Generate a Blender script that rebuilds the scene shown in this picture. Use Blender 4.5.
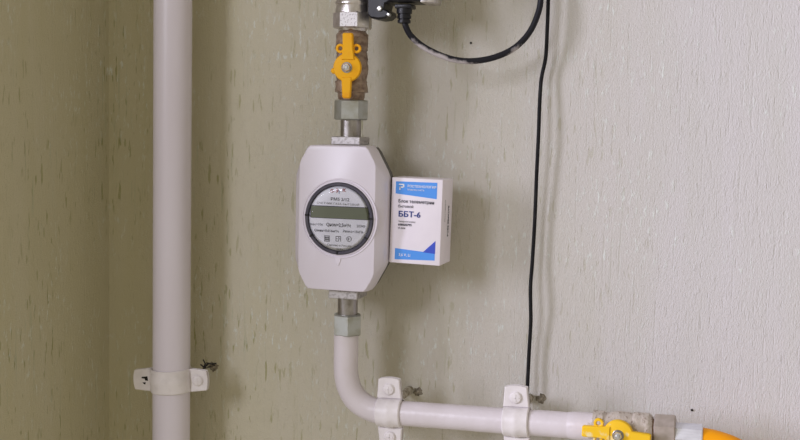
import bpy, bmesh, math, random
from mathutils import Vector, Matrix, noise
random.seed(7)
S = bpy.context.scene
COL = S.collection
PI = math.pi
for o in list(bpy.data.objects): bpy.data.objects.remove(o)

# ---------------------------------------------------------------- camera
FPX = 1100.0
YAW, PITCH, ROLL = (math.radians(a) for a in (17.0, 4.7, 1.2))
FW = Vector((-math.sin(YAW)*math.cos(PITCH), math.cos(YAW)*math.cos(PITCH), -math.sin(PITCH)))
X0 = Vector((math.cos(YAW), math.sin(YAW), 0)); U0 = X0.cross(FW)
CX = X0*math.cos(ROLL) + U0*math.sin(ROLL)
CU = -X0*math.sin(ROLL) + U0*math.cos(ROLL)
def ray(px, py): return FW + CX*((px-400)/FPX) + CU*((220-py)/FPX)
AX = -0.075                                     # depth of the meter's pipe axis in front of the wall
CAM = Vector((0, AX, 0)) - ray(350.5, 140)*1.2
def at(px, py, Y=0.0):
    r = ray(px, py); return CAM + r*((Y-CAM.y)/r.y)
cd = bpy.data.cameras.new('camera'); cam = bpy.data.objects.new('camera', cd); COL.objects.link(cam)
cd.sensor_width = 36; cd.lens = 36*FPX/800; cd.clip_start = 0.01
cam.matrix_world = Matrix(((CX.x, CU.x, -FW.x, CAM.x), (CX.y, CU.y, -FW.y, CAM.y), (CX.z, CU.z, -FW.z, CAM.z), (0, 0, 0, 1)))
S.camera = cam

# ---------------------------------------------------------------- light
S.view_settings.view_transform = 'Standard'; S.view_settings.look = 'None'
S.view_settings.gamma = 1; S.view_settings.use_curve_mapping = False
S.view_settings.exposure = 0.07
w = bpy.data.worlds.new('room_light'); S.world = w; w.use_nodes = True
w.node_tree.nodes['Background'].inputs[0].default_value = (0.93, 0.84, 0.66, 1)
w.node_tree.nodes['Background'].inputs[1].default_value = 0.50
def area(name, loc, target, sx, sy, power, col):
    l = bpy.data.lights.new(name, 'AREA'); l.shape = 'RECTANGLE'; l.size = sx; l.size_y = sy
    l.energy = power; l.color = col
    o = bpy.data.objects.new(name, l); COL.objects.link(o)
    o.location = loc; o.rotation_euler = (Vector(target)-Vector(loc)).to_track_quat('-Z', 'Y').to_euler()
    return o
area('window_light', (-0.95, -2.35, 0.75), (0.1, 0, -0.1), 0.52, 0.75, 21, (0.84, 0.84, 1.0))
area('side_window_light', (-2.75, -2.2, 0.5), (0.4, 0, 0), 1.1, 1.4, 125, (0.84, 0.83, 1.0))

# ---------------------------------------------------------------- materials
def mat(name, col, rough=0.5, metal=0.0, spec=0.5):
    m = bpy.data.materials.new(name); m.use_nodes = True
    b = m.node_tree.nodes['Principled BSDF']
    b.inputs['Base Color'].default_value = (*col, 1); b.inputs['Roughness'].default_value = rough
    b.inputs['Metallic'].default_value = metal; b.inputs['Specular IOR Level'].default_value = spec
    return m
def N(m, t): return m.node_tree.nodes.new(t)
def L(m, a, b): m.node_tree.links.new(a, b)
def worn(name, col, col2, lo, hi, scale=(60, 60, 60), rough=0.5, metal=0.0, bump=0.3, bdist=0.0006, detail=4, spec=0.5, bscale=None):
    """two colours mixed by stretched noise, with fine bump"""
    m = mat(name, col, rough, metal, spec); b = m.node_tree.nodes['Principled BSDF']
    tc = N(m, 'ShaderNodeTexCoord'); mp = N(m, 'ShaderNodeMapping'); mp.inputs['Scale'].default_value = scale
    n = N(m, 'ShaderNodeTexNoise'); n.inputs['Scale'].default_value = 1; n.inputs['Detail'].default_value = detail
    r = N(m, 'ShaderNodeMapRange'); r.inputs['From Min'].default_value = lo; r.inputs['From Max'].default_value = hi
    mx = N(m, 'ShaderNodeMix'); mx.data_type = 'RGBA'
    mx.inputs[6].default_value = (*col, 1); mx.inputs[7].default_value = (*col2, 1)
    L(m, tc.outputs['Object'], mp.inputs[0]); L(m, mp.outputs[0], n.inputs[0]); L(m, n.outputs[0], r.inputs[0])
    L(m, r.outputs[0], mx.inputs[0]); L(m, mx.outputs[2], b.inputs['Base Color'])
    bp = N(m, 'ShaderNodeBump'); bp.inputs['Strength'].default_value = bump; bp.inputs['Distance'].default_value = bdist
    if bscale:
        n2 = N(m, 'ShaderNodeTexNoise'); n2.inputs['Scale'].default_value = bscale; n2.inputs['Detail'].default_value = 3
        L(m, tc.outputs['Object'], n2.inputs[0]); L(m, n2.outputs[0], bp.inputs['Height'])
    else: L(m, n.outputs[0], bp.inputs['Height'])
    L(m, bp.outputs[0], b.inputs['Normal'])
    return m

def wallpaper():
    m = mat('embossed_wallpaper', (0.6, 0.56, 0.47), 0.62, 0, 0.35); b = m.node_tree.nodes['Principled BSDF']
    tc = N(m, 'ShaderNodeTexCoord'); sp = N(m, 'ShaderNodeSeparateXYZ'); L(m, tc.outputs['Object'], sp.inputs[0])
    su = N(m, 'ShaderNodeMath'); su.operation = 'SUBTRACT'; L(m, sp.outputs[0], su.inputs[0]); L(m, sp.outputs[1], su.inputs[1])
    cb = N(m, 'ShaderNodeCombineXYZ'); L(m, su.outputs[0], cb.inputs[0]); L(m, sp.outputs[2], cb.inputs[2])
    def nz(sx, sz, detail=2, rough=0.5, off=0.0):
        mp = N(m, 'ShaderNodeMapping'); mp.inputs['Scale'].default_value = (sx, 1, sz); mp.inputs['Location'].default_value = (off, off*.7, off*1.3)
        n = N(m, 'ShaderNodeTexNoise'); n.inputs['Scale'].default_value = 1; n.inputs['Detail'].default_value = detail; n.inputs['Roughness'].default_value = rough
        L(m, cb.outputs[0], mp.inputs[0]); L(m, mp.outputs[0], n.inputs[0]); return n.outputs[0]
    def ramp(v, lo, hi):
        r = N(m, 'ShaderNodeMapRange'); r.inputs['From Min'].default_value = lo; r.inputs['From Max'].default_value = hi
        L(m, v, r.inputs[0]); return r.outputs[0]
    def mul(a, c):
        x = N(m, 'ShaderNodeMath'); x.operation = 'MULTIPLY'; L(m, a, x.inputs[0])
        if isinstance(c, (int, float)): x.inputs[1].default_value = c
        else: L(m, c, x.inputs[1])
        return x.outputs[0]
    def add(a, c):
        x = N(m, 'ShaderNodeMath'); x.operation = 'ADD'; L(m, a, x.inputs[0]); L(m, c, x.inputs[1]); return x.outputs[0]
    def mix(a, c, f):
        x = N(m, 'ShaderNodeMix'); x.data_type = 'RGBA'; L(m, f, x.inputs[0])
        if isinstance(a, tuple): x.inputs[6].default_value = (*a, 1)
        else: L(m, a, x.inputs[6])
        if isinstance(c, tuple): x.inputs[7].default_value = (*c, 1)
        else: L(m, c, x.inputs[7])
        return x.outputs[2]
    dash = ramp(nz(210, 34, 2, .55), 0.615, 0.66)        # short upright olive dashes
    long = ramp(nz(330, 11, 2, .6, 5), 0.63, 0.70)       # long thin streaks
    pat = ramp(nz(14, 5, 2, .5, 9), 0.36, 0.60)          # patches where the print is stronger
    chalk = ramp(nz(190, 60, 4, .7, 13), 0.56, 0.66)     # pale scuffs
    broad = ramp(nz(45, 5, 2, .5, 21), 0.35, 0.7)
    fade = ramp(sp.outputs[0], 0.42, -0.25)              # olive dashes and streaks get stronger towards the corner
    yel = ramp(sp.outputs[0], 0.36, -0.33)               # paper tone runs from neutral on the right to olive near the corner
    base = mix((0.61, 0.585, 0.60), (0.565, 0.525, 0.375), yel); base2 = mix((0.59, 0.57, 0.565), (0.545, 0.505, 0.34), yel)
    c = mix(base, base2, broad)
    c = mix(c, (0.33, 0.32, 0.15), mul(mul(mul(dash, pat), fade), 0.95))
    c = mix(c, (0.42, 0.44, 0.30), mul(mul(mul(long, pat), fade), 0.6))
    c = mix(c, (0.72, 0.76, 0.74), mul(mul(chalk, ramp(nz(9, 7, 2, .5, 40), 0.42, 0.62)), 0.8))
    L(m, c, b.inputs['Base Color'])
    h = add(mul(nz(620, 210, 3, .65, 31), 0.8), mul(nz(700, 680, 3, .65, 33), 0.8))
    h = add(h, mul(dash, -0.28)); h = add(h, mul(long, -0.22)); h = add(h, mul(chalk, 0.3))
    bp = N(m, 'ShaderNodeBump'); bp.inputs['Strength'].default_value = 0.65; bp.inputs['Distance'].default_value = 0.0016
    L(m, h, bp.inputs['Height']); L(m, bp.outputs[0], b.inputs['Normal'])
    return m

M = {}
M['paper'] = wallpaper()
M['paint'] = worn('white_oil_paint', (0.69, 0.64, 0.69), (0.63, 0.58, 0.61), 0.35, 0.75, (40, 40, 25), 0.33, 0, 0.35, 0.0009, bscale=170)
M['paint_smooth'] = worn('white_pipe_paint', (0.70, 0.655, 0.73), (0.67, 0.62, 0.69), 0.35, 0.75, (30, 30, 8), 0.36, 0, 0.12, 0.0006, bscale=120)
M['clamp'] = worn('painted_clamp', (0.76, 0.72, 0.74), (0.64, 0.60, 0.61), 0.4, 0.75, (70, 70, 70), 0.4, 0, 0.3, 0.0006, bscale=260)
M['steel'] = worn('dull_steel', (0.40, 0.38, 0.38), (0.22, 0.20, 0.18), 0.4, 0.75, (150, 150, 90), 0.34, 1.0, 0.2, 0.0002)
M['zinc'] = worn('zinc_plated_nut', (0.47, 0.49, 0.48), (0.37, 0.37, 0.32), 0.42, 0.7, (90, 90, 90), 0.42, 0.75, 0.2, 0.0003)
M['flange'] = worn('stamped_plate', (0.50, 0.48, 0.49), (0.33, 0.31, 0.31), 0.5, 0.66, (330, 200, 400), 0.45, 0.6, 0.4, 0.0003)
M['tarnish'] = worn('tarnished_nut', (0.46, 0.40, 0.37), (0.36, 0.31, 0.27), 0.4, 0.7, (110, 110, 110), 0.45, 0.4, 0.3, 0.0003)
M['chrome'] = worn('dull_chrome', (0.70, 0.67, 0.68), (0.40, 0.36, 0.35), 0.45, 0.75, (110, 110, 60), 0.28, 0.9, 0.25, 0.0004)
M['facet'] = worn('stamped_bright_facet', (0.80, 0.79, 0.84), (0.50, 0.48, 0.52), 0.54, 0.6, (520, 400, 520), 0.5, 0.2, 0.3, 0.0002)
M['seal'] = worn('dried_brown_sealant', (0.33, 0.24, 0.18), (0.16, 0.10, 0.07), 0.40, 0.68, (130, 130, 210), 0.38, 0.15, 0.9, 0.002)
M['palebody'] = worn('smeared_valve_paint', (0.52, 0.46, 0.41), (0.22, 0.15, 0.11), 0.55, 0.70, (200, 200, 330), 0.5, 0.1, 0.8, 0.0015)
M['rust'] = worn('rusty_thread', (0.42, 0.26, 0.15), (0.20, 0.10, 0.05), 0.4, 0.65, (300, 120, 120), 0.7, 0.2, 0.8, 0.001)
M['yellow'] = worn('yellow_paint', (0.86, 0.44, 0.012), (0.80, 0.33, 0.01), 0.5, 0.8, (90, 90, 90), 0.5, 0, 0.3, 0.0005, spec=0.2)
M['yellow_chip'] = worn('chipped_yellow_paint', (0.84, 0.52, 0.02), (0.78, 0.66, 0.36), 0.56, 0.70, (110, 110, 110), 0.5, 0, 0.4, 0.0006, spec=0.25)
M['bolt'] = worn('bright_bolt', (0.72, 0.73, 0.76), (0.40, 0.40, 0.40), 0.5, 0.7, (300, 300, 300), 0.3, 0.9, 0.4, 0.0005)
M['hose'] = worn('orange_hose', (0.90, 0.36, 0.004), (0.84, 0.31, 0.004), 0.4, 0.7, (40, 40, 40), 0.5, 0, 0.05, 0.0003, spec=0.2)
M['black'] = worn('black_plastic', (0.012, 0.012, 0.016), (0.03, 0.03, 0.034), 0.45, 0.7, (60, 60, 60), 0.34, 0, 0.2, 0.0004, spec=0.3)
M['wire'] = worn('black_wire_sheath', (0.010, 0.010, 0.012), (0.02, 0.02, 0.022), 0.4, 0.7, (60, 60, 60), 0.5, 0, 0.1, 0.0003, spec=0.1)
M['case'] = worn('cream_plastic_case', (0.71, 0.67, 0.76), (0.69, 0.645, 0.73), 0.3, 0.7, (25, 25, 25), 0.34, 0, 0.05, 0.0003, bscale=500)
M['dark'] = mat('dark_grey_plastic', (0.10, 0.095, 0.09), 0.5)
M['bezel'] = worn('smoked_bezel', (0.045, 0.042, 0.065), (0.08, 0.075, 0.10), 0.4, 0.7, (80, 80, 80), 0.3, 0.1, 0.05, 0.0002)
M['dial'] = worn('silver_dial', (0.74, 0.74, 0.82), (0.80, 0.80, 0.88), 0.4, 0.7, (70, 70, 70), 0.38, 0.35, 0.03, 0.0002)
M['lcd'] = mat('liquid_crystal', (0.155, 0.175, 0.115), 0.3)
M['ink'] = mat('dark_ink', (0.06, 0.06, 0.09), 0.6)
M['red_ink'] = mat('red_ink', (0.32, 0.07, 0.09), 0.6)
M['grey_ink'] = mat('grey_ink', (0.16, 0.16, 0.18), 0.6)
M['navy'] = mat('navy_ink', (0.02, 0.045, 0.24), 0.6)
M['sky'] = mat('light_blue_print', (0.07, 0.30, 0.86), 0.5)
M['royal'] = mat('royal_blue_print', (0.03, 0.075, 0.55), 0.5)
M['white'] = mat('white_print', (0.85, 0.85, 0.88), 0.5)
M['carton'] = worn('white_carton', (0.83, 0.78, 0.87), (0.80, 0.75, 0.84), 0.4, 0.7, (60, 60, 60), 0.55, 0, 0.1, 0.0003)
M['cartonside'] = M['carton']
M['ferrule'] = worn('crimped_ferrule', (0.74, 0.75, 0.82), (0.60, 0.60, 0.66), 0.4, 0.7, (200, 200, 60), 0.35, 0.55, 0.2, 0.0003)
M['hole'] = mat('dark_hole', (0.015, 0.012, 0.01), 0.9)
M['stud'] = worn('grimy_stud', (0.46, 0.42, 0.36), (0.20, 0.17, 0.12), 0.4, 0.65, (200, 200, 200), 0.7, 0, 0.6, 0.0008)
M['plaster'] = worn('broken_plaster', (0.13, 0.11, 0.08), (0.32, 0.28, 0.22), 0.4, 0.65, (260, 260, 260), 0.9, 0, 0.8, 0.001)
g = bpy.data.materials.new('clear_lens'); g.use_nodes = True; M['glass'] = g
nt = g.node_tree; nt.nodes.remove(nt.nodes['Principled BSDF'])
tr = nt.nodes.new('ShaderNodeBsdfTransparent'); gl = nt.nodes.new('ShaderNodeBsdfGlossy'); gl.inputs['Roughness'].default_value = 0.08
fr = nt.nodes.new('ShaderNodeFresnel'); fr.inputs[0].default_value = 1.5; mx = nt.nodes.new('ShaderNodeMixShader')
nt.links.new(fr.outputs[0], mx.inputs[0]); nt.links.new(tr.outputs[0], mx.inputs[1]); nt.links.new(gl.outputs[0], mx.inputs[2])
nt.links.new(mx.outputs[0], nt.nodes['Material Output'].inputs[0])
# the loop cable's sheath: white paint smeared along its lowest stretch
mc = mat('paint_smeared_cable', (0.014, 0.014, 0.018), 0.42, 0, 0.2); b = mc.node_tree.nodes['Principled BSDF']
at_ = N(mc, 'ShaderNodeAttribute'); at_.attribute_name = 'smear'
tcn = N(mc, 'ShaderNodeTexCoord'); nn = N(mc, 'ShaderNodeTexNoise'); nn.inputs['Scale'].default_value = 160; nn.inputs['Detail'].default_value = 4
L(mc, tcn.outputs['Object'], nn.inputs[0])
ad = N(mc, 'ShaderNodeMath'); ad.operation = 'ADD'; L(mc, at_.outputs['Fac'], ad.inputs[0]); L(mc, nn.outputs[0], ad.inputs[1])
rr = N(mc, 'ShaderNodeMapRange'); rr.inputs['From Min'].default_value = 0.85; rr.inputs['From Max'].default_value = 1.25; L(mc, ad.outputs[0], rr.inputs[0])
mm = N(mc, 'ShaderNodeMix'); mm.data_type = 'RGBA'; mm.inputs[6].default_value = (0.014, 0.014, 0.02, 1); mm.inputs[7].default_value = (0.48, 0.44, 0.46, 1)
L(mc, rr.outputs[0], mm.inputs[0]); L(mc, mm.outputs[2], b.inputs['Base Color']); M['cable'] = mc

# ---------------------------------------------------------------- helpers
def obj(name, bm, m, parent=None, loc=(0, 0, 0), rot=(0, 0, 0), sharp=32):
    bmesh.ops.recalc_face_normals(bm, faces=bm.faces)
    for f in bm.faces: f.smooth = True
    me = bpy.data.meshes.new(name); bm.to_mesh(me); bm.free()
    me.set_sharp_from_angle(angle=math.radians(sharp))
    me.materials.append(m)
    o = bpy.data.objects.new(name, me); COL.objects.link(o); o.location = loc; o.rotation_euler = rot
    if parent: o.parent = parent
    return o
def thing(name, label, cat, loc=(0, 0, 0), rot=(0, 0, 0), group=None):
    o = bpy.data.objects.new(name, None); COL.objects.link(o); o.empty_display_size = 0.02
    o.location = loc; o.rotation_euler = rot; o['label'] = label; o['category'] = cat
    if group: o['group'] = group
    return o
def tag(o, label, cat, group=None):
    o['label'] = label; o['category'] = cat
    if group: o['group'] = group
    return o
def box(bm, c, s, bev=0.0, seg=2, rot=None):
    r = bmesh.ops.create_cube(bm, size=1); vs = r['verts']
    mt = Matrix.Translation(c) @ (rot.to_4x4() if rot else Matrix()) @ Matrix.Diagonal((*s, 1))
    bmesh.ops.transform(bm, matrix=mt, verts=vs)
    if bev:
        es = list({e for v in vs for e in v.link_edges})
        bmesh.ops.bevel(bm, geom=es, offset=bev, segments=seg, affect='EDGES', profile=0.5)
def lathe(bm, prof, n=40, M4=None, cap=True, ang0=0.0):
    """profile of (radius, z) turned round z, then moved by M4"""
    rings = []
    for r, z in prof:
        ring = []
        for k in range(n):
            a = ang0 + 2*PI*k/n; v = Vector((r*math.cos(a), r*math.sin(a), z))
            ring.append(bm.verts.new(M4 @ v if M4 else v))
        rings.append(ring)
    for a, b_ in zip(rings, rings[1:]):
        for k in range(n): bm.faces.new((a[k], a[(k+1) % n], b_[(k+1) % n], b_[k]))
    if cap: bm.faces.new(rings[0][::-1]); bm.faces.new(rings[-1])
def hexnut(bm, r, z0, z1, ang, ch=0.0012, n=6):
    lathe(bm, [(r-ch*1.3, z0), (r, z0+ch), (r, z1-ch), (r-ch*1.3, z1)], n, None, True, ang)
def spline(pts, sub=8):
    out = []; P = [pts[0]*2-pts[1]] + list(pts) + [pts[-1]*2-pts[-2]]
    for i in range(1, len(P)-2):
        for k in range(sub):
            t = k/sub; a, b_, c, d = P[i-1], P[i], P[i+1], P[i+2]
            out.append(0.5*((2*b_)+(c-a)*t+(2*a-5*b_+4*c-d)*t*t+(3*b_-a-3*c+d)*t**3))
    out.append(P[-2]); return out
def tube(bm, path, rad, n=16, cap=True):
    rs = rad if isinstance(rad, list) else [rad]*len(path)
    t0 = (path[1]-path[0]).normalized(); nrm = t0.orthogonal().normalized(); rings = []
    for i, p in enumerate(path):
        t = (path[min(i+1, len(path)-1)]-path[max(i-1, 0)]).normalized()
        nrm = (nrm - t*nrm.dot(t)).normalized(); bi = t.cross(nrm)
        rings.append([bm.verts.new(p + (nrm*math.cos(2*PI*k/n)+bi*math.sin(2*PI*k/n))*rs[i]) for k in range(n)])
    for a, b_ in zip(rings, rings[1:]):
        for k in range(n): bm.faces.new((a[k], a[(k+1) % n], b_[(k+1) % n], b_[k]))
    if cap: bm.faces.new(rings[0][::-1]); bm.faces.new(rings[-1])
def loft(bm, loops, cap=True):
    """closed loops of equal length joined in order"""
    R_ = [[bm.verts.new(v) for v in lp] for lp in loops]; n = len(R_[0])
    for a, b_ in zip(R_, R_[1:]):
        for k in range(n): bm.faces.new((a[k], a[(k+1) % n], b_[(k+1) % n], b_[k]))
    if cap: bm.faces.new(R_[0][::-1]); bm.faces.new(R_[-1])
def plate(bm, pts, y0, y1, bev=0.0):
    """outline in x,z given depth from y0 (front) to y1"""
    cx = sum(p[0] for p in pts)/len(pts); cz = sum(p[1] for p in pts)/len(pts)
    def ins(d):
        o = []
        n = len(pts)
        for i in range(n):
            p = Vector(pts[i]); a = Vector(pts[i-1]); c = Vector(pts[(i+1) % n])
            e1 = (p-a).normalized(); e2 = (c-p).normalized(); nn_ = Vector((-(e1+e2).y, (e1+e2).x))
            if nn_.length < 1e-6: nn_ = Vector((-e1.y, e1.x))
            nn_.normalize()
            if area2 < 0: nn_ = -nn_
            o.append(p + nn_*d)
        return o
    area2 = sum(pts[i-1][0]*pts[i][1]-pts[i][0]*pts[i-1][1] for i in range(len(pts)))
    if bev:
        i1 = ins(bev); loft(bm, [[Vector((p[0], y0, p[1])) for p in i1], [Vector((p[0], y0+bev, p[1])) for p in pts], [Vector((p[0], y1, p[1])) for p in pts]])
    else: loft(bm, [[Vector((p[0], y0, p[1])) for p in pts], [Vector((p[0], y1, p[1])) for p in pts]])
def rough_up(bm, amp, sc, seed=0):
    for v in bm.verts: v.co += noise.noise_vector(v.co*sc + Vector((seed, seed, seed)))*amp
RX = Matrix.Rotation(PI/2, 4, 'X')       # turns the z axis of a lathe towards -y ... front faces the room
def text(name, s, size, m, parent, x, z, y, sx=1.0, align='CENTER', rot=(PI/2, 0, 0), bold=0.0):
    cu = bpy.data.curves.new(name, 'FONT'); cu.body = s; cu.size = size; cu.align_x = align; cu.align_y = 'CENTER'
    cu.offset = bold; cu.extrude = 0.00008; cu.resolution_u = 2
    t = bpy.data.objects.new('tmp', cu); COL.objects.link(t)
    bpy.context.view_layer.update()
    me = bpy.data.meshes.new_from_object(t.evaluated_get(bpy.context.evaluated_depsgraph_get()))
    bpy.data.objects.remove(t); bpy.data.curves.remove(cu)
    me.name = name; me.materials.clear(); me.materials.append(m)
    o = bpy.data.objects.new(name, me); COL.objects.link(o); o.parent = parent
    o.location = (x, y, z); o.rotation_euler = rot; o.scale = (sx, 1, 1)
    return o

# ---------------------------------------------------------------- setting
corner = at(109, 220, 0).x
def wall(name, x0, y0, x1, y1, z0, z1):
    bm = bmesh.new(); vs = [bm.verts.new(v) for v in ((x0, y0, z0), (x1, y0, z0), (x1, y1, z0), (x0, y1, z0))]
    f = bm.faces.new(vs); r = bmesh.ops.extrude_face_region(bm, geom=[f])
    bmesh.ops.translate(bm, verts=[e for e in r['geom'] if isinstance(e, bmesh.types.BMVert)], vec=(0, 0, z1-z0))
    o = obj(name, bm, M['paper']); o['kind'] = 'structure'; return o
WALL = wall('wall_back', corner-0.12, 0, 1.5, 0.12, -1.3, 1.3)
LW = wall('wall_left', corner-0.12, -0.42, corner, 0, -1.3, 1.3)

# broken plaster round the clamp anchors: pieces of the back wall
def wall_patch(px, py, r, seed, m):
    p = at(px, py, 0); bm = bmesh.new(); n = 18; rd = random.Random(seed)
    rr_ = [r*(0.65+0.5*rd.random()) for _ in range(n)]
    loops = []
    for k_, y in ((1.0, 0.0005), (0.88, -0.0012), (0.5, -0.0006), (0.15, -0.0016)):
        loops.append([Vector((math.cos(2*PI*i/n)*rr_[i]*k_, y, math.sin(2*PI*i/n)*rr_[i]*k_)) for i in range(n)])
    loft(bm, loops); return obj('plaster_hole', bm, m, WALL, (p.x, 0, p.z))
wall_patch(418, 391.5, 0.0060, 3, M['plaster'])
wall_patch(541, 399, 0.0062, 5, M['plaster'])
wall_patch(214, 367, 0.007, 8, M['plaster'])

for px, py, r, lb in ((471, 43, 0.0013, 'tiny dark nail head in the wallpaper below the black cable loop'), (692, 410, 0.0014, 'tiny dark nail head in the wallpaper above the orange hose')):
    p = at(px, py, 0); bm = bmesh.new(); lathe(bm, [(r*.4, -0.004), (r*.4, 0.0004), (r, 0.0006), (r*.9, 0.0013), (r*.3, 0.0016)], 10, RX)
    tag(obj('nail', bm, M['hole'], None, (p.x, 0, p.z)), lb, 'nail')

# ---------------------------------------------------------------- riser pipe on the left
RY = -0.062
rp = at(172, 220, RY); RR = 0.0219
bm = bmesh.new(); lathe(bm, [(RR, -1.25), (RR, 1.25)], 56)
riser = tag(obj('riser_pipe', bm, M['paint_smooth'], None, (rp.x, RY, 0)), 'thick white painted vertical gas pipe in the left corner', 'pipe')

# ---------------------------------------------------------------- pipe clamps
def clamp(label, loc, rot, R, W, ear, screw_b, hole_b, studx, studlen, hole_style=False, studz=0.0, ear_tail=None):
    """pipe axis along local z, ears along local x, front towards -y"""
    t = thing('pipe_clamp', label, 'clamp', loc, rot, None)
    T = 0.0022
    def strap(front):
        sgn = -1 if front else 1; ri = R+0.0003; ro = ri+T; n = 26; y0 = sgn*0.0016
        prof = []
        e0 = ear; e1 = ear_tail or ear
        prof.append((-ri-e0, y0)); prof.append((-ri-0.003, y0))
        for k in range(n+1):
            a = PI - PI*k/n; a = min(max(a, 0.12), PI-0.12)
            prof.append((ri*math.cos(a), sgn*ri*math.sin(a)))
        prof.append((ri+0.003, y0)); prof.append((ri+e1, y0))
        bm = bmesh.new(); zs = [-W/2, -W/2+0.0012, -W*.22, -W*.08, W*.08, W*.22, W/2-0.0012, W/2]
        rows_o = []; rows_i = []
        for z in zs:
            edge = abs(z) > W/2-0.0001
            ro_, ri_ = [], []
            for i, (x, y) in enumerate(prof):
                if i < 2 or i > len(prof)-3: nx, ny = 0, sgn
                else: l = math.hypot(x, y); nx, ny = x/l, y/l
                zz = z
                inner = 2 <= i <= len(prof)-3
                rib = 0.0011 if (abs(z) < W*.1 and 5 < i < len(prof)-6) else 0
                if i == 0 or i == len(prof)-1: zz = z*0.86; x += (1 if i else -1)*0.0018*(1-(2*z/W)**2)
                th = T*(0.55 if edge else 1.0)+rib
                ro_.append(bm.verts.new((x+nx*th, y+ny*th, zz))); ri_.append(bm.verts.new((x, y, zz)))
            rows_o.append(ro_); rows_i.append(ri_)
        m_ = len(prof)
        for rows in (rows_o, rows_i):
            for a, b_ in zip(rows, rows[1:]):
                for k in range(m_-1): bm.faces.new((a[k], a[k+1], b_[k+1], b_[k]))
        for a, b_ in ((rows_o[0], rows_i[0]), (rows_o[-1], rows_i[-1])):
            for k in range(m_-1): bm.faces.new((a[k], a[k+1], b_[k+1], b_[k]))
        for k in (0, m_-1):
            for j in range(len(zs)-1): bm.faces.new((rows_o[j][k], rows_o[j+1][k], rows_i[j+1][k], rows_i[j][k]))
        return bm
    obj('front_strap', strap(True), M['clamp'], t); obj('back_strap', strap(False), M['clamp'], t)
    def screw(x, r=0.0066):
        bm = bmesh.new(); lathe(bm, [(r*.95, 0.003), (r, 0.0044), (r*.8, 0.0060), (r*.3, 0.0067)], 22, Matrix.Translation((x, 0, 0)) @ RX)
        s = obj('screw_head', bm, M['clamp'], t)
        bm = bmesh.new(); box(bm, (x, -0.0067, 0), (r*1.1, 0.0006, 0.0009)); box(bm, (x, -0.0067, 0), (0.0009, 0.0006, r*1.1))
        obj('cross_slot', bm, M['clamp'], s, rot=(0, 0, 0))
    if screw_b: screw(R+(ear_tail or ear)*0.55)
    if hole_b == 'screw': screw(-R-ear*0.55)
    if hole_b == 'hole':
        bm = bmesh.new()
        hx = -R-ear*0.45
        plate(bm, [(hx-0.0035, 0.0035), (hx+0.0035, 0.0042), (hx+0.0042, -0.001), (hx+0.001, -0.0008), (hx, 0.0015), (hx-0.0035, 0.0018)], -0.0042, -0.0015)
        plate(bm, [(hx-0.0025, -0.0032), (hx+0.0012, -0.0028), (hx+0.0008, -0.0055), (hx-0.001, -0.005)], -0.0042, -0.0015)
        obj('slot_hole', bm, M['hole'], t)
    bm = bmesh.new(); lathe(bm, [(0.0034, 0.012), (0.0036, 0.018), (0.0038, 0.0182), (0.0050, studlen-0.006), (0.0046, studlen-0.0002)], 14, Matrix.Translation((studx, 0, 0)) @ Matrix.Rotation(-PI/2, 4, 'X'))
    bmesh.ops.translate(bm, verts=bm.verts, vec=(0, 0, studz)); obj('wall_stud', bm, M['stud'], t)
    return t
c1 = at(171.5, 379.5, RY)
clamp('wide white painted clamp round the thick vertical pipe in the left corner', (rp.x, RY, c1.z), (0, math.radians(-2.2), math.radians(9)), RR, 0.0275, 0.0215, True, 'hole', 0.0, -RY-0.002)
# hemp and rust crumbs caught behind the riser's clamp
bm = bmesh.new(); rd = random.Random(4)
for i in range(6):
    a = Vector((rp.x+RR+0.014, RY+0.012, c1.z+0.0135)); p = [a, a+Vector((rd.uniform(-.004, .008), rd.uniform(0, .01), rd.uniform(.0, .006))), a+Vector((rd.uniform(-.008, .014), rd.uniform(0, .012), rd.uniform(.0015, .009)))]
    tube(bm, spline(p, 4), 0.0005+0.0005*rd.random(), 6)
crumbs = obj('fibres', bm, M['hole'])
tag(crumbs, 'dark frayed fibres stuck behind the right end of the left clamp', 'fibres')

# ---------------------------------------------------------------- gas outlet pipe: drop, bend, long run
PR = 0.0136
px_path = [(346, 329), (346, 350), (346, 372), (349.5, 388), (358, 401), (371, 409), (387, 412.2), (407, 413.5), (450, 416.7), (500, 420.5), (540, 423.2), (576, 425.6)]
path = [at(x, y, AX) for x, y in px_path]
sp = spline(path, 6)
bm = bmesh.new(); tube(bm, sp, PR, 40)
for v in bm.verts: v.co += noise.noise_vector(v.co*60)*0.00035
pipe = tag(obj('outlet_pipe', bm, M['paint'], sharp=60), 'white painted gas pipe bending from below the meter along the wall', 'pipe')
# thicker threaded socket before the valve
pa, pb = at(568, 425, AX), at(597, 427.2, AX)
bm = bmesh.new(); tube(bm, [pa, pa.lerp(pb, .12), pa.lerp(pb, .3), pa.lerp(pb, .95), pb], [PR, PR*1.04, PR*1.08, PR*1.08, PR*.98], 40)
obj('pipe_socket', bm, M['paint'], pipe)
d = at(590, 426.7, AX)-at(407, 413.5, AX); slope = math.atan2(d.z, d.x)
def hclamp(label, px, py, tilt=0.0):
    p = at(px, py, AX); fr = (p.x-path[7].x)/(path[-1].x-path[7].x)
    # on the pipe's own centre line
    z = path[7].z + (path[-1].z-path[7].z)*fr
    # local x -> up (ears up and down), local z -> along the pipe
    return clamp(label, (p.x, AX, z), (0, -PI/2-slope+tilt, 0), PR, 0.0280, 0.0235, True, 'screw', 0.0085, -AX)
hclamp('white painted clamp on the horizontal pipe just after the bend', 390.5, 412.5, math.radians(-1))
hclamp('white painted clamp on the horizontal pipe below the end of the thin black wire', 517, 421, math.radians(-1))

# ---------------------------------------------------------------- meter and fittings on the vertical axis x = 0
def zp(py, px=348, Y=AX): return at(px, py, Y).z
def axis_thing(name, label, cat, py): return thing(name, label, cat, (0, AX, zp(py)))
VA = math.radians(-90+19)        # direction from the axis towards the camera, seen from above
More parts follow.
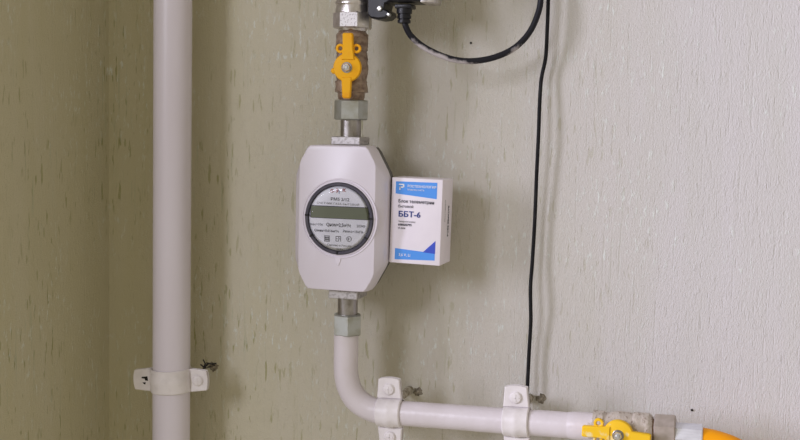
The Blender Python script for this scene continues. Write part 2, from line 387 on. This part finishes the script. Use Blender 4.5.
# upper union: nut, nipple, plate
zn0, zn1, zf0, zf1 = zp(120), zp(100), zp(144.4), zp(136.6)
t = thing('union_fitting', 'steel union with hex nut and square plate above the meter', 'fitting', (0, AX, 0))
bm = bmesh.new(); hexnut(bm, 0.0182, zn0, zn1, VA+math.radians(4+22)); obj('hex_nut', bm, M['zinc'], t, sharp=20)
bm = bmesh.new(); lathe(bm, [(0.0112, zf1-0.001), (0.0112, zn0+0.0005)], 36); obj('nipple', bm, M['steel'], t)
bm = bmesh.new(); box(bm, (0, 0, (zf0+zf1)/2), (0.033, 0.033, zf1-zf0), 0.0007, 1); obj('square_plate', bm, M['flange'], t)
bm = bmesh.new(); lathe(bm, [(0.0128, zn1-0.0005), (0.0135, zn1+0.001), (0.0128, zn1+0.004)], 30); obj('thread', bm, M['rust'], t)
# lower union
zn0, zn1, zf0, zf1 = zp(334.5), zp(314), zp(297), zp(289)
t = thing('union_fitting', 'steel union with hex nut and square plate below the meter', 'fitting', (0, AX, 0))
bm = bmesh.new(); hexnut(bm, 0.0167, zn0, zn1, VA+math.radians(2)); obj('hex_nut', bm, M['zinc'], t, sharp=20)
bm = bmesh.new(); lathe(bm, [(0.0110, zn1-0.0005), (0.0110, zf0+0.001)], 36); obj('nipple', bm, M['steel'], t)
bm = bmesh.new(); box(bm, (0, 0, (zf0+zf1)/2), (0.033, 0.033, zf1-zf0), 0.0007, 1); obj('square_plate', bm, M['flange'], t)

# gas meter
ztop, zbot = zp(144.9), zp(288.4)
mz = (ztop+zbot)/2; H = (ztop-zbot)/2
MX = -0.0052
meter = thing('gas_meter', 'cream octagonal gas meter with a round dial and small display', 'meter', (MX, AX, mz))
HW = 0.0520; TW = 0.0330; CZ = H-0.0325
def oct_(w, tw, h, cz, y, bow=0.0):
    pts = []
    def seg(a, b_, n, out=0.0):
        for k in range(n):
            f_ = k/n; p = (a[0]+(b_[0]-a[0])*f_, a[1]+(b_[1]-a[1])*f_); s_ = math.sin(PI*f_)*out
            l = math.hypot(b_[0]-a[0], b_[1]-a[1]); nx, nz_ = (b_[1]-a[1])/l, -(b_[0]-a[0])/l
            pts.append(Vector((p[0]+nx*s_, y, p[1]+nz_*s_)))
    A = [(-tw, h), (tw, h), (w, cz), (w, -cz), (tw, -h), (-tw, -h), (-w, -cz), (-w, cz)]
    for i in range(8):
        seg(A[i], A[(i+1) % 8], 6, -bow if i in (1, 2, 3, 5, 6, 7) else 0)
    return pts
bm = bmesh.new()
def rounded(w, tw, h, cz, y):            # octagon whose corners are eased into each other
    p = oct_(w, tw, h, cz, y); n = len(p)
    return [(p[i-1]+p[i]*6+p[(i+1) % n])/8 for i in range(n)]
loft(bm, [rounded(HW-0.0098, TW-0.0012, H-0.0022, CZ+0.014, -0.0265),
          rounded(HW-0.0086, TW-0.0002, H-0.0014, CZ+0.013, -0.0261),
          rounded(HW-0.0080, TW+0.0003, H-0.0008, CZ+0.012, -0.0252),
          rounded(HW-0.0018, TW+0.0010, H-0.0002, CZ+0.001, -0.0185),
          rounded(HW, TW+0.0014, H, CZ, -0.0145),
          rounded(HW+0.0004, TW+0.0016, H, CZ, 0.000),
          rounded(HW-0.0006, TW+0.001, H-0.0006, CZ, 0.0015)])
obj('front_case', bm, M['case'], meter, sharp=28)
bm = bmesh.new()
loft(bm, [rounded(HW-0.0025, TW-0.001, H-0.0015, CZ-0.001, 0.0010), rounded(HW-0.0025, TW-0.001, H-0.0015, CZ-0.001, 0.020), rounded(HW-0.008, TW-0.006, H-0.006, CZ-0.004, 0.027)])
obj('back_case', bm, M['dark'], meter)
dc = at(339.2, 218.6, AX-0.0275)          # dial centre
DX, DZ = dc.x-MX, dc.z-mz
FY = -0.0265
T0 = Matrix.Translation((DX, FY, DZ)) @ RX
bm = bmesh.new()
lathe(bm, [(0.0388, -0.003), (0.0432, -0.003), (0.0432, 0.0004), (0.0428, 0.0008), (0.0419, 0.0008), (0.0416, 0.0001), (0.0406, 0.0001), (0.0402, 0.0012), (0.0392, 0.0015), (0.0388, 0.0006)], 96, T0, False)
obj('dial_surround', bm, M['case'], meter)
bm = bmesh.new()
lathe(bm, [(0.0386, -0.002), (0.0388, 0.0022), (0.0380, 0.0030), (0.0358, 0.0030), (0.0350, 0.0022), (0.0350, -0.002)], 96, T0, False)
bz = obj('dial_bezel', bm, M['bezel'], meter)
for a in (2, 176, 212, 268, 328):
    bm = bmesh.new(); box(bm, (0, 0, 0), (0.0042, 0.0012, 0.0020), 0.0005, 1)
    a = math.radians(a); obj('bezel_lug', bm, M['black'], bz, (DX+math.cos(a)*0.0368, FY-0.0034, DZ+math.sin(a)*0.0368), (0, -a, 0))
bm = bmesh.new(); lathe(bm, [(0.0352, -0.002), (0.0352, 0.0008)], 80, T0); dial = obj('dial_face', bm, M['dial'], meter)
fy = FY-0.0009
def rrect(w, h, r, n=4):
    pts = []
    for cx, cz, a0 in ((w/2-r, h/2-r, 0), (-w/2+r, h/2-r, 90), (-w/2+r, -h/2+r, 180), (w/2-r, -h/2+r, 270)):
        for k in range(n+1):
            a = math.radians(a0+90*k/n); pts.append((cx+r*math.cos(a), cz+r*math.sin(a)))
    return pts
def at_dial(pts, x, z): return [(DX+x+a, DZ+z+b_) for a, b_ in pts]
bm = bmesh.new(); plate(bm, at_dial(rrect(0.0672, 0.0136, 0.0012), 0.0003, 0.0065), fy-0.0005, fy+0.0004); fr_ = obj('display_frame', bm, M['ink'], meter)
bm = bmesh.new(); plate(bm, at_dial(rrect(0.0655, 0.0122, 0.001), 0.0004, 0.0064), fy-0.0007, fy+0.0002); obj('display', bm, M['lcd'], fr_)
def dtx(s, px, py, size, m=M['ink'], sx=1.0, bold=0.0):
    p = at(px, py, AX+fy); return text('dial_lettering', s, size, m, dial, p.x-MX, p.z-mz, fy-0.0001, sx, 'CENTER', (PI/2, math.radians(0.5), 0), bold)
dtx('с-9', 334.5, 190.8, 0.0062, M['red_ink'], 1.1, 0.00022)
dtx('к', 344, 190, 0.0058, M['red_ink'], 1.2, 0.00022)
dtx('т', 339.2, 192, 0.0058, M['navy'], 1, 0.0001)
dtx('РМ5 2/12', 340, 199.5, 0.0046, sx=1.15, bold=0.00007)
dtx('СЧЕТЧИК ГАЗА БЫТОВОЙ', 338, 204, 0.0030, M['grey_ink'], 1.25)
dtx('Рmax=10к', 315.5, 224.2, 0.0040, M['ink'])
dtx('Qном=2,5м³/ч', 338.5, 225.2, 0.0054, sx=0.80, bold=0.00008)
dtx('20349', 361, 226.4, 0.0040, M['ink'])
dtx('Qмин=0,016м³/ч', 326.5, 230.8, 0.0038, bold=0.00004)
dtx('Рмакс=15кПа', 353, 231.8, 0.0036, bold=0.00004)
dtx('Сделано в России', 339, 245.5, 0.0031, M['grey_ink'])
dtx('2018 г.', 340, 249.3, 0.0030, M['grey_ink'])
# marks: a square mark, the ЕАС mark, a round mark
p = at(327, 238.5, AX+fy); p.x -= MX; bm = bmesh.new()
def frame(bm, cx, cz, w, h, t_):
    for bx_, bz_, bw, bh in ((0, h/2-t_/2, w, t_), (0, -h/2+t_/2, w, t_), (-w/2+t_/2, 0, t_, h), (w/2-t_/2, 0, t_, h)):
        box(bm, (cx+bx_, fy-0.0001, cz+bz_), (bw, 0.0002, bh))
frame(bm, p.x, p.z-mz, 0.0062, 0.0066, 0.0006)
for k in range(-1, 2): box(bm, (p.x+k*0.0016, fy-0.0001, p.z-mz), (0.0007, 0.0002, 0.0045))
box(bm, (p.x, fy-0.0001, p.z-mz+0.001), (0.0045, 0.0002, 0.0007)); box(bm, (p.x, fy-0.0001, p.z-mz-0.0012), (0.0040, 0.0002, 0.0006))
obj('dial_mark', bm, M['ink'], dial)
p = at(338, 238.8, AX+fy); p.x -= MX; bm = bmesh.new(); x, z = p.x, p.z-mz
for bx_, bz_, bw, bh in ((-.0024, 0, .0006, .0058), (-.0012, .0026, .0022, .0006), (-.0014, 0, .0018, .0006), (-.0012, -.0026, .0022, .0006), (.0008, 0, .0006, .0058), (.0020, .0026, .0026, .0006), (.0030, 0, .0006, .0058), (.0020, 0, .0022, .0006)):
    box(bm, (x+bx_, fy-0.0001, z+bz_), (bw, 0.0002, bh))
obj('dial_mark', bm, M['ink'], dial)
p = at(349, 239, AX+fy); p.x -= MX; bm = bmesh.new()
lathe(bm, [(0.0024, -0.0001), (0.0024, 0.0003), (0.0029, 0.0003), (0.0029, -0.0001)], 28, Matrix.Translation((p.x, fy, p.z-mz)) @ RX, False)
box(bm, (p.x, fy-0.0001, p.z-mz), (0.0026, 0.0002, 0.0006)); box(bm, (p.x-0.0008, fy-0.0001, p.z-mz), (0.0005, 0.0002, 0.0028))
obj('dial_mark', bm, M['ink'], dial)
bm = bmesh.new(); lathe(bm, [(0.0352, 0.0012), (0.0350, 0.0026), (0.0300, 0.0033), (0.02, 0.0040), (0.01, 0.0044), (0.0005, 0.0045)], 72, T0, True)
obj('clear_lens', bm, M['glass'], meter, sharp=80)
# small screw at the case's upper left corner and moulded notch under the dial
p = at(316.5, 147.5, AX+FY); bm = bmesh.new(); lathe(bm, [(0.0010, -0.001), (0.0012, 0.0006), (0.0006, 0.0010)], 12, Matrix.Translation((p.x-MX-0.002, FY+0.004, H-0.003)) @ RX)
obj('seal_screw', bm, M['hole'], meter)
p = at(338, 259.5, AX+FY); p.x -= MX
bm = bmesh.new(); plate(bm, [(p.x-0.0035, p.z-mz+0.003), (p.x+0.0038, p.z-mz+0.003), (p.x+0.0034, p.z-mz-0.001), (p.x+0.0012, p.z-mz-0.0066), (p.x-0.0004, p.z-mz-0.0066), (p.x-0.0032, p.z-mz-0.001)], FY-0.0009, FY+0.001, 0.0005)
obj('moulded_notch', bm, M['case'], meter)

# ---------------------------------------------------------------- battery box beside the meter
BY = -0.0795
tl, tr_, bl = at(391, 177.2, BY), at(442, 179.8, BY), at(390, 262.3, BY)
BW = (tr_-tl).length; BH = (tl-bl).length; BD = 0.044
mid = (tr_+bl)/2; tilt = math.atan2(tr_.z-tl.z, tr_.x-tl.x)
carton = thing('battery_box', 'white and blue printed telemetry battery box on the meter\'s right side', 'box', (mid.x, BY, mid.z), (0, -tilt, 0))
bm = bmesh.new(); box(bm, (0, BD/2, 0), (BW, BD, BH), 0.0009, 2); obj('carton', bm, M['carton'], carton)
K = BH/85.0                                 # metres per photo pixel on the front
def bxz(px, py): return ((px-416)*K*1.0, -(py-220.5)*K)       # px, py of an un-tilted front, centre 416,220.5
def flat(name, pts, m, y=-0.00012, parent=carton):
    bm = bmesh.new(); plate(bm, pts, y-0.0001, y+0.0003); return obj(name, bm, m, parent)
# front print is 51 x 85 units: left edge 390.5, right 441.5, top 178, bottom 263
top = flat('blue_header', [bxz(394.2, 181.8), bxz(436.6, 181.2), bxz(436.6, 197.3), bxz(394.2, 193.8)], M['sky'])
bot = flat('blue_footer', [bxz(395.6, 248.3), bxz(436.8, 250.9), bxz(436.8, 258.0), bxz(395.6, 259.5)], M['sky'])
flat('blue_triangle', [bxz(424.5, 250.6), bxz(437.0, 238.6), bxz(437.0, 251.4)], M['royal'], -0.0002)
def btx(name, s, px, py, size, m, par, align='LEFT', sx=1.0, bold=0.0):
    x, z = bxz(px, py); return text(name, s, size, m, par, x, z, -0.00035, sx, align, (PI/2, 0, 0), bold)
btx('header_lettering', 'РОСТЕХНОЛОГИЯ', 406.2, 186.0, 0.0035, M['white'], top, sx=1.02, bold=0.00004)
btx('header_lettering', 'ПРИБОРЫ УЧЕТА', 406.2, 189.6, 0.0024, M['white'], top, sx=0.92)
bm = bmesh.new()                            # logo: a letter P drawn as a bent bar with a separate stem
def bar(bm, a, b_, c, d): plate(bm, [bxz(*a), bxz(*b_), bxz(*c), bxz(*d)], -0.0004, -0.0001)
bar(bm, (397.6, 184.0), (402.6, 184.0), (402.6, 185.1), (397.2, 185.1)); bar(bm, (401.6, 185.1), (402.9, 184.3), (402.9, 187.3), (401.4, 187.3))
bar(bm, (398.3, 186.6), (402.4, 186.6), (401.6, 187.8), (398.3, 187.8)); bar(bm, (398.0, 186.6), (399.2, 186.6), (399.0, 189.8), (398.0, 190.3))
obj('logo', bm, M['white'], top)
btx('title_lettering', 'Блок телеметрии', 397.2, 201.2, 0.0049, M['ink'], carton, sx=0.98, bold=0.00006)
btx('title_lettering', 'бытовой', 397.2, 206.3, 0.0043, M['ink'], carton, sx=0.98)
btx('model_lettering', 'ББТ-6', 397.6, 214.2, 0.0082, M['navy'], carton, sx=1.12, bold=0.00022)
btx('small_lettering', 'Заводской номер:', 398.0, 221.3, 0.0022, M['grey_ink'], carton, sx=1.0)
btx('number_lettering', '608600795', 398.0, 224.6, 0.0034, M['ink'], carton, sx=1.0, bold=0.00007)
btx('small_lettering', '09.2018', 398.0, 228.0, 0.0025, M['ink'], carton, sx=1.0)
btx('footer_lettering', '3,6 V, Li', 399.6, 254.6, 0.0042, M['white'], bot, sx=0.95, bold=0.00004)
text('side_lettering', 'БАТАРЕЯ ББТ-6', 0.0056, M['ink'], carton, BW/2+0.0002, 0.000, 0.028, 0.8, 'CENTER', (PI/2, PI/2, PI/2), 0.00018)
text('side_lettering', 'не бросать в огонь', 0.0026, M['grey_ink'], carton, BW/2+0.0002, 0.012, 0.014, 1.0, 'CENTER', (PI/2, PI/2, PI/2))

# ---------------------------------------------------------------- ball valve above the meter
def valve(label, loc, rot, body_m, handle_m, L0, L1, R0, dirty, handle_rot=0.0, hpos=0.0, bdx=0.0, top_collar=True):
    """flow axis along local z from L0 to L1, spindle towards -y at z = hpos"""
    t = thing('ball_valve', label, 'valve', loc, rot)
    bm = bmesh.new(); s = L1-L0
    prof = [(R0*.78, L0), (R0*.84, L0+s*.04), (R0*.84, L0+s*.10)]
    prof += [(R0*1.0, L0+s*.105), (R0*1.0, L0+s*.26), (R0*.92, L0+s*.28), (R0*.97, L0+s*.38), (R0*1.03, L0+s*.5), (R0*.97, L0+s*.62), (R0*.92, L0+s*.70), (R0*1.0, L0+s*.72), (R0*1.0, L0+s*.94), (R0*.86, L0+s*.98), (R0*.80, L1)]
    fine = []
    for (a, b_), (c, d_) in zip(prof, prof[1:]):
        k = max(1, int(abs(d_-b_)/0.0018))
        for i in range(k): fine.append((a+(c-a)*i/k, b_+(d_-b_)*i/k))
    fine.append(prof[-1]); lathe(bm, fine, 48)
    for v in bm.verts:
        n_ = noise.noise(v.co*Vector((1, 1, 1)).x*0 + v.co*150)*dirty + noise.noise(v.co*420)*dirty*.6
        r = math.hypot(v.co.x, v.co.y)
        if r > 0: v.co.x *= 1+n_/r; v.co.y *= 1+n_/r
        # flats of an eight-sided casting near the ends
    body = obj('body', bm, body_m, t, sharp=40)
    bm = bmesh.new(); lathe(bm, [(0.0085, R0*.6), (0.0085, R0+0.006), (0.0055, R0+0.0062), (0.0055, R0+0.012)], 24, Matrix.Translation((0, 0, hpos)) @ RX)
    obj('spindle', bm, M['steel'], t)
    # butterfly handle in the local xz plane, turned about the spindle
    bm = bmesh.new()
    lathe(bm, [(0.0143, -0.003), (0.0151, -0.0015), (0.0151, 0.0020), (0.0142, 0.0036), (0.009, 0.0044), (0.0065, 0.0045)], 44, RX)
    def lever(pts, y0, y1): plate(bm, pts, y0, y1, 0.0012)
    lever([(-0.0058, 0.008), (-0.0048, 0.020), (-0.0052, 0.0350), (-0.0042, 0.0363), (0.0048, 0.0363), (0.0058, 0.0350), (0.0066, 0.020), (0.008, 0.008)], -0.0056, 0.0010)
    lever([(0.0052, -0.010), (0.0044, -0.0305), (0.0030, -0.0325), (-0.0032, -0.0325), (-0.0046, -0.0305), (-0.0058, -0.010)], -0.0050, 0.0006)
    for sx_ in (-1, 1):                      # sealing lugs: rings beside the lever
        lathe(bm, [(0.0023, -0.0016), (0.0023, 0.0014), (0.0030, 0.0020), (0.0046, 0.0020), (0.0051, 0.0012), (0.0051, -0.0012), (0.0044, -0.0018)], 20, Matrix.Translation((sx_*0.0087+0.0008, 0, 0.0202)) @ RX, False)
    lathe(bm, [(0.002, -0.002), (0.0032, 0.0), (0.002, 0.002)], 12, Matrix.Translation((-0.0150, 0, -0.0035)) @ RX)
    bmesh.ops.transform(bm, matrix=Matrix.Translation((0, -R0-0.0065, hpos)) @ Matrix.Rotation(handle_rot, 4, 'Y'), verts=bm.verts)
    hd = obj('handle', bm, handle_m, t, sharp=38)
    bm = bmesh.new(); M4 = Matrix.Translation((0, -R0-0.010, hpos)) @ RX
    lathe(bm, [(0.0058, 0.0), (0.0058, 0.0012), (0.0052, 0.0016)], 28, M4); obj('washer', bm, M['steel'], hd)
    bm = bmesh.new(); lathe(bm, [(0.0044, 0.001), (0.0044, 0.0044), (0.0036, 0.0056)], 6, M4, True, 0.3)
    lathe(bm, [(0.0022, 0.005), (0.0022, 0.0070), (0.0015, 0.0076)], 12, M4); obj('handle_nut', bm, M['bolt'], hd)
    return t
zv0, zv1 = zp(99.5), zp(31)
hz = at(347, 67.5, AX-0.028).z
valve('ball valve above the meter with brown crusted body and upright yellow handle', (0, AX, 0), (0, 0, math.radians(9)), M['seal'], M['yellow'], zv0, zv1, 0.0175, 0.0012, 0.0, hz)

# ---------------------------------------------------------------- shut-off valve at the top, with its black coil
so = thing('solenoid_shutoff_valve', 'dull metal shutoff valve with black coil housing at the top edge', 'valve', (0, AX, 0))
za, zb = zp(30.5), zp(-75)
bm = bmesh.new()
lathe(bm, [(0.0150, za-0.001), (0.0158, za+0.0002), (0.0158, za+0.003), (0.0190, za+0.0034), (0.0200, za+0.006)], 44)
lathe(bm, [(0.0197, zp(16)), (0.0190, zp(10)), (0.0180, zp(6)), (0.0192, zp(4.5)), (0.0192, zp(3)), (0.0178, zp(1)), (0.0178, zp(-8)), (0.0205, zp(-12)), (0.021, zp(-50)), (0.018, zp(-55)), (0.018, zb)], 44)
obj('body', bm, M['chrome'], so, sharp=35)
bm = bmesh.new(); hexnut(bm, 0.0212, zp(29), zp(13), VA+math.radians(-22+30*0-12), 0.001, 8); hx = obj('octagon_collar', bm, M['chrome'], so, sharp=20)
# bright stamped facet on the collar
a = VA+math.radians(-22-12+22.5); c8 = math.cos(PI/8)*0.0212; 
bm = bmesh.new(); box(bm, (0, 0, 0), (0.0190, 0.0006, 0.0148), 0.0002, 1)
fa = a - 0*PI/4
obj('stamped_facet', bm, M['facet'], hx, (math.cos(fa)*(c8+0.0002), math.sin(fa)*(c8+0.0002), (zp(28.5)+zp(13.8))/2), (0, 0, fa+PI/2))
# black clamp lump with screws on the right of the body, then the coil housing running to the right
b0 = at(376, 4, AX); dx = b0.x
bm = bmesh.new(); plate(bm, [(at(px_, 0, AX-0.015).x, at(380, py_, AX-0.015).z) for px_, py_ in ((367.5, -30), (367.5, 14), (371, 18), (379, 19.5), (386, 18.5), (390, 15), (389, 11), (385, 9), (386, 4), (392, 1), (392, -30))], -0.017, 0.010, 0.002)
cl = obj('bracket', bm, M['black'], so)
for (qx, qy, r) in ((379.5, 8.5, 0.0030), (388.5, 14.5, 0.0020)):
    p = at(qx, qy, AX-0.018); bm = bmesh.new(); lathe(bm, [(r, -0.004), (r, 0.0012), (r*.6, 0.002)], 6, Matrix.Translation((p.x, -0.018, p.z)) @ RX); obj('bracket_screw', bm, M['bolt'], cl)
h0, h1 = at(392, 3.0, AX), at(436, 5.2, AX)
bm = bmesh.new(); box(bm, ((h0.x+h1.x)/2, -0.002, h0.z+0.024), (h1.x-h0.x-0.002, 0.040, 0.050), 0.003, 3); obj('coil_housing', bm, M['black'], so)
bm = bmesh.new(); box(bm, (h1.x-0.004, -0.006, h1.z+0.0052), (0.016, 0.030, 0.010), 0.002, 2); obj('coil_end_plate', bm, M['chrome'], so)

# plug, gland and looping cable
GY = AX-0.004
gp = at(404.5, 3, GY)
cb = thing('coil_cable', 'black looping cable with plug, its lower stretch smeared with pale paint', 'cable', (gp.x, GY, gp.z))
bm = bmesh.new()
def bz_(py): return at(404.5, py, GY).z-gp.z
box(bm, (0.001, 0, (bz_(4.8)+bz_(9))/2), (0.0185, 0.018, bz_(4.8)-bz_(9)), 0.001, 2)
lathe(bm, [(0.0058, bz_(23.5)), (0.0070, bz_(23)), (0.0070, bz_(20.4)), (0.0062, bz_(20)), (0.0062, bz_(19)), (0.0075, bz_(18.6)), (0.0075, bz_(15.8)), (0.0068, bz_(15.4)), (0.0068, bz_(14.2)), (0.0083, bz_(13.8)), (0.0083, bz_(7))], 24)
obj('plug', bm, M['black'], cb)
pts = [(404.8, 21, GY), (406, 27, GY), (411.5, 36.5, GY+.003), (424, 47, GY+.008), (441, 55.5, GY+.014), (458, 60.3, GY+.020), (477, 60.8, GY+.026), (497, 56.5, GY+.032), (515, 47.5, GY+.038), (529, 33, GY+.043), (537.5, 15, GY+.047), (541, -3, GY+.050), (542, -40, GY+.052)]
P3 = [at(*p)-Vector((gp.x, GY, gp.z)) for p in pts]; P3 = spline(P3, 7)
bm = bmesh.new(); tube(bm, P3, 0.0033, 14)
o = obj('cord', bm, M['cable'], cb, sharp=80)
att = o.data.attributes.new('smear', 'FLOAT', 'POINT')
for i, v in enumerate(o.data.vertices):
    k = i//14/7.0                                   # 0 .. 12 along the control points
    s_ = math.exp(-((k-4.0)/2.0)**2)*0.85 + math.exp(-((k-7.9)/.5)**2)*0.5
    up = (v.co - P3[min(i//14, len(P3)-1)]).z/0.0033
    att.data[i].value = s_*(0.72 - 0.75*up)
# thin black wire down the wall
WY = -0.016
pts = [(548.5, -45), (548.2, 0), (547, 35), (545.6, 58), (541.5, 78), (539.8, 100), (538.5, 135), (536.6, 175), (534.8, 220), (532.3, 262), (530.6, 285), (530.6, 305), (530.8, 322), (529.2, 350), (527.4, 388), (526.5, 415), (526.5, 460), (526, 520)]
W3 = spline([at(x, y, WY-0.002*math.sin(i*1.3)) for i, (x, y) in enumerate(pts)], 7)
bm = bmesh.new(); tube(bm, W3, 0.0021, 12)
tag(obj('thin_wire', bm, M['wire'], sharp=80), 'thin black wire hanging down the wall behind the horizontal pipe', 'wire')

# ---------------------------------------------------------------- lower ball valve on the horizontal run
v0 = at(588, 426.6, AX); v1 = at(653, 430.2, AX); ax = (v1-v0); Ln = ax.length; ex = ax.normalized()
ry = math.atan2(ex.x, ex.z)
hc = at(619, 438.5, AX-0.027); hp = (hc.x-v0.x)-0.001
valve('ball valve at the bottom edge with paint-smeared body and sideways chipped yellow handle', v0, (0, ry, 0), M['palebody'], M['yellow_chip'], -0.001, Ln, 0.0172, 0.0009, PI+math.radians(3), hp)
# threaded nipple and nut to its right, ferrule and hose
u = thing('hose_union', 'dull hex nut and rusty thread joining the lower valve to the hose', 'fitting', v1, (0, ry, 0))
bm = bmesh.new(); lathe(bm, [(0.0115, -0.004)]+[(0.0112+0.0006*(k % 2), -0.003+k*0.0011) for k in range(8)]+[(0.0115, 0.007)], 30); obj('thread', bm, M['rust'], u)
n1 = at(676, 431.5, AX); d1 = (n1-v1).length; n0 = (at(653.5, 430.2, AX)-v1).length
bm = bmesh.new(); hexnut(bm, 0.0172, n0+0.001, d1, math.radians(2), 0.0012); obj('hex_nut', bm, M['tarnish'], u, sharp=20)
e0 = at(676, 436, AX); e1 = at(703, 438, AX); dd = (e1-e0)
hs = thing('gas_hose', 'orange gas hose with bright crimped ferrule leaving at the bottom right', 'hose', e0, (0, math.atan2(dd.x, dd.z), 0))
bm = bmesh.new(); lathe(bm, [(0.0125, -0.002), (0.0142, 0.0), (0.0142, dd.length-0.001), (0.013, dd.length)], 8, None, True, -PI/2-PI/8+0.35); obj('ferrule', bm, M['ferrule'], hs, sharp=20)
inv = hs.matrix_basis.inverted() if False else (Matrix.Translation(e0) @ Matrix.Rotation(math.atan2(dd.x, dd.z), 4, 'Y')).inverted()
hpts = [(701, 440, 0), (715, 443, 0), (732, 449, .002), (750, 460, .004), (768, 478, .006), (780, 505, .006), (784, 550, .004)]
H3 = spline([inv @ at(x, y, AX-d_) for x, y, d_ in hpts], 7)
bm = bmesh.new(); tube(bm, H3, 0.0128, 26); obj('rubber_tube', bm, M['hose'], hs, sharp=80)
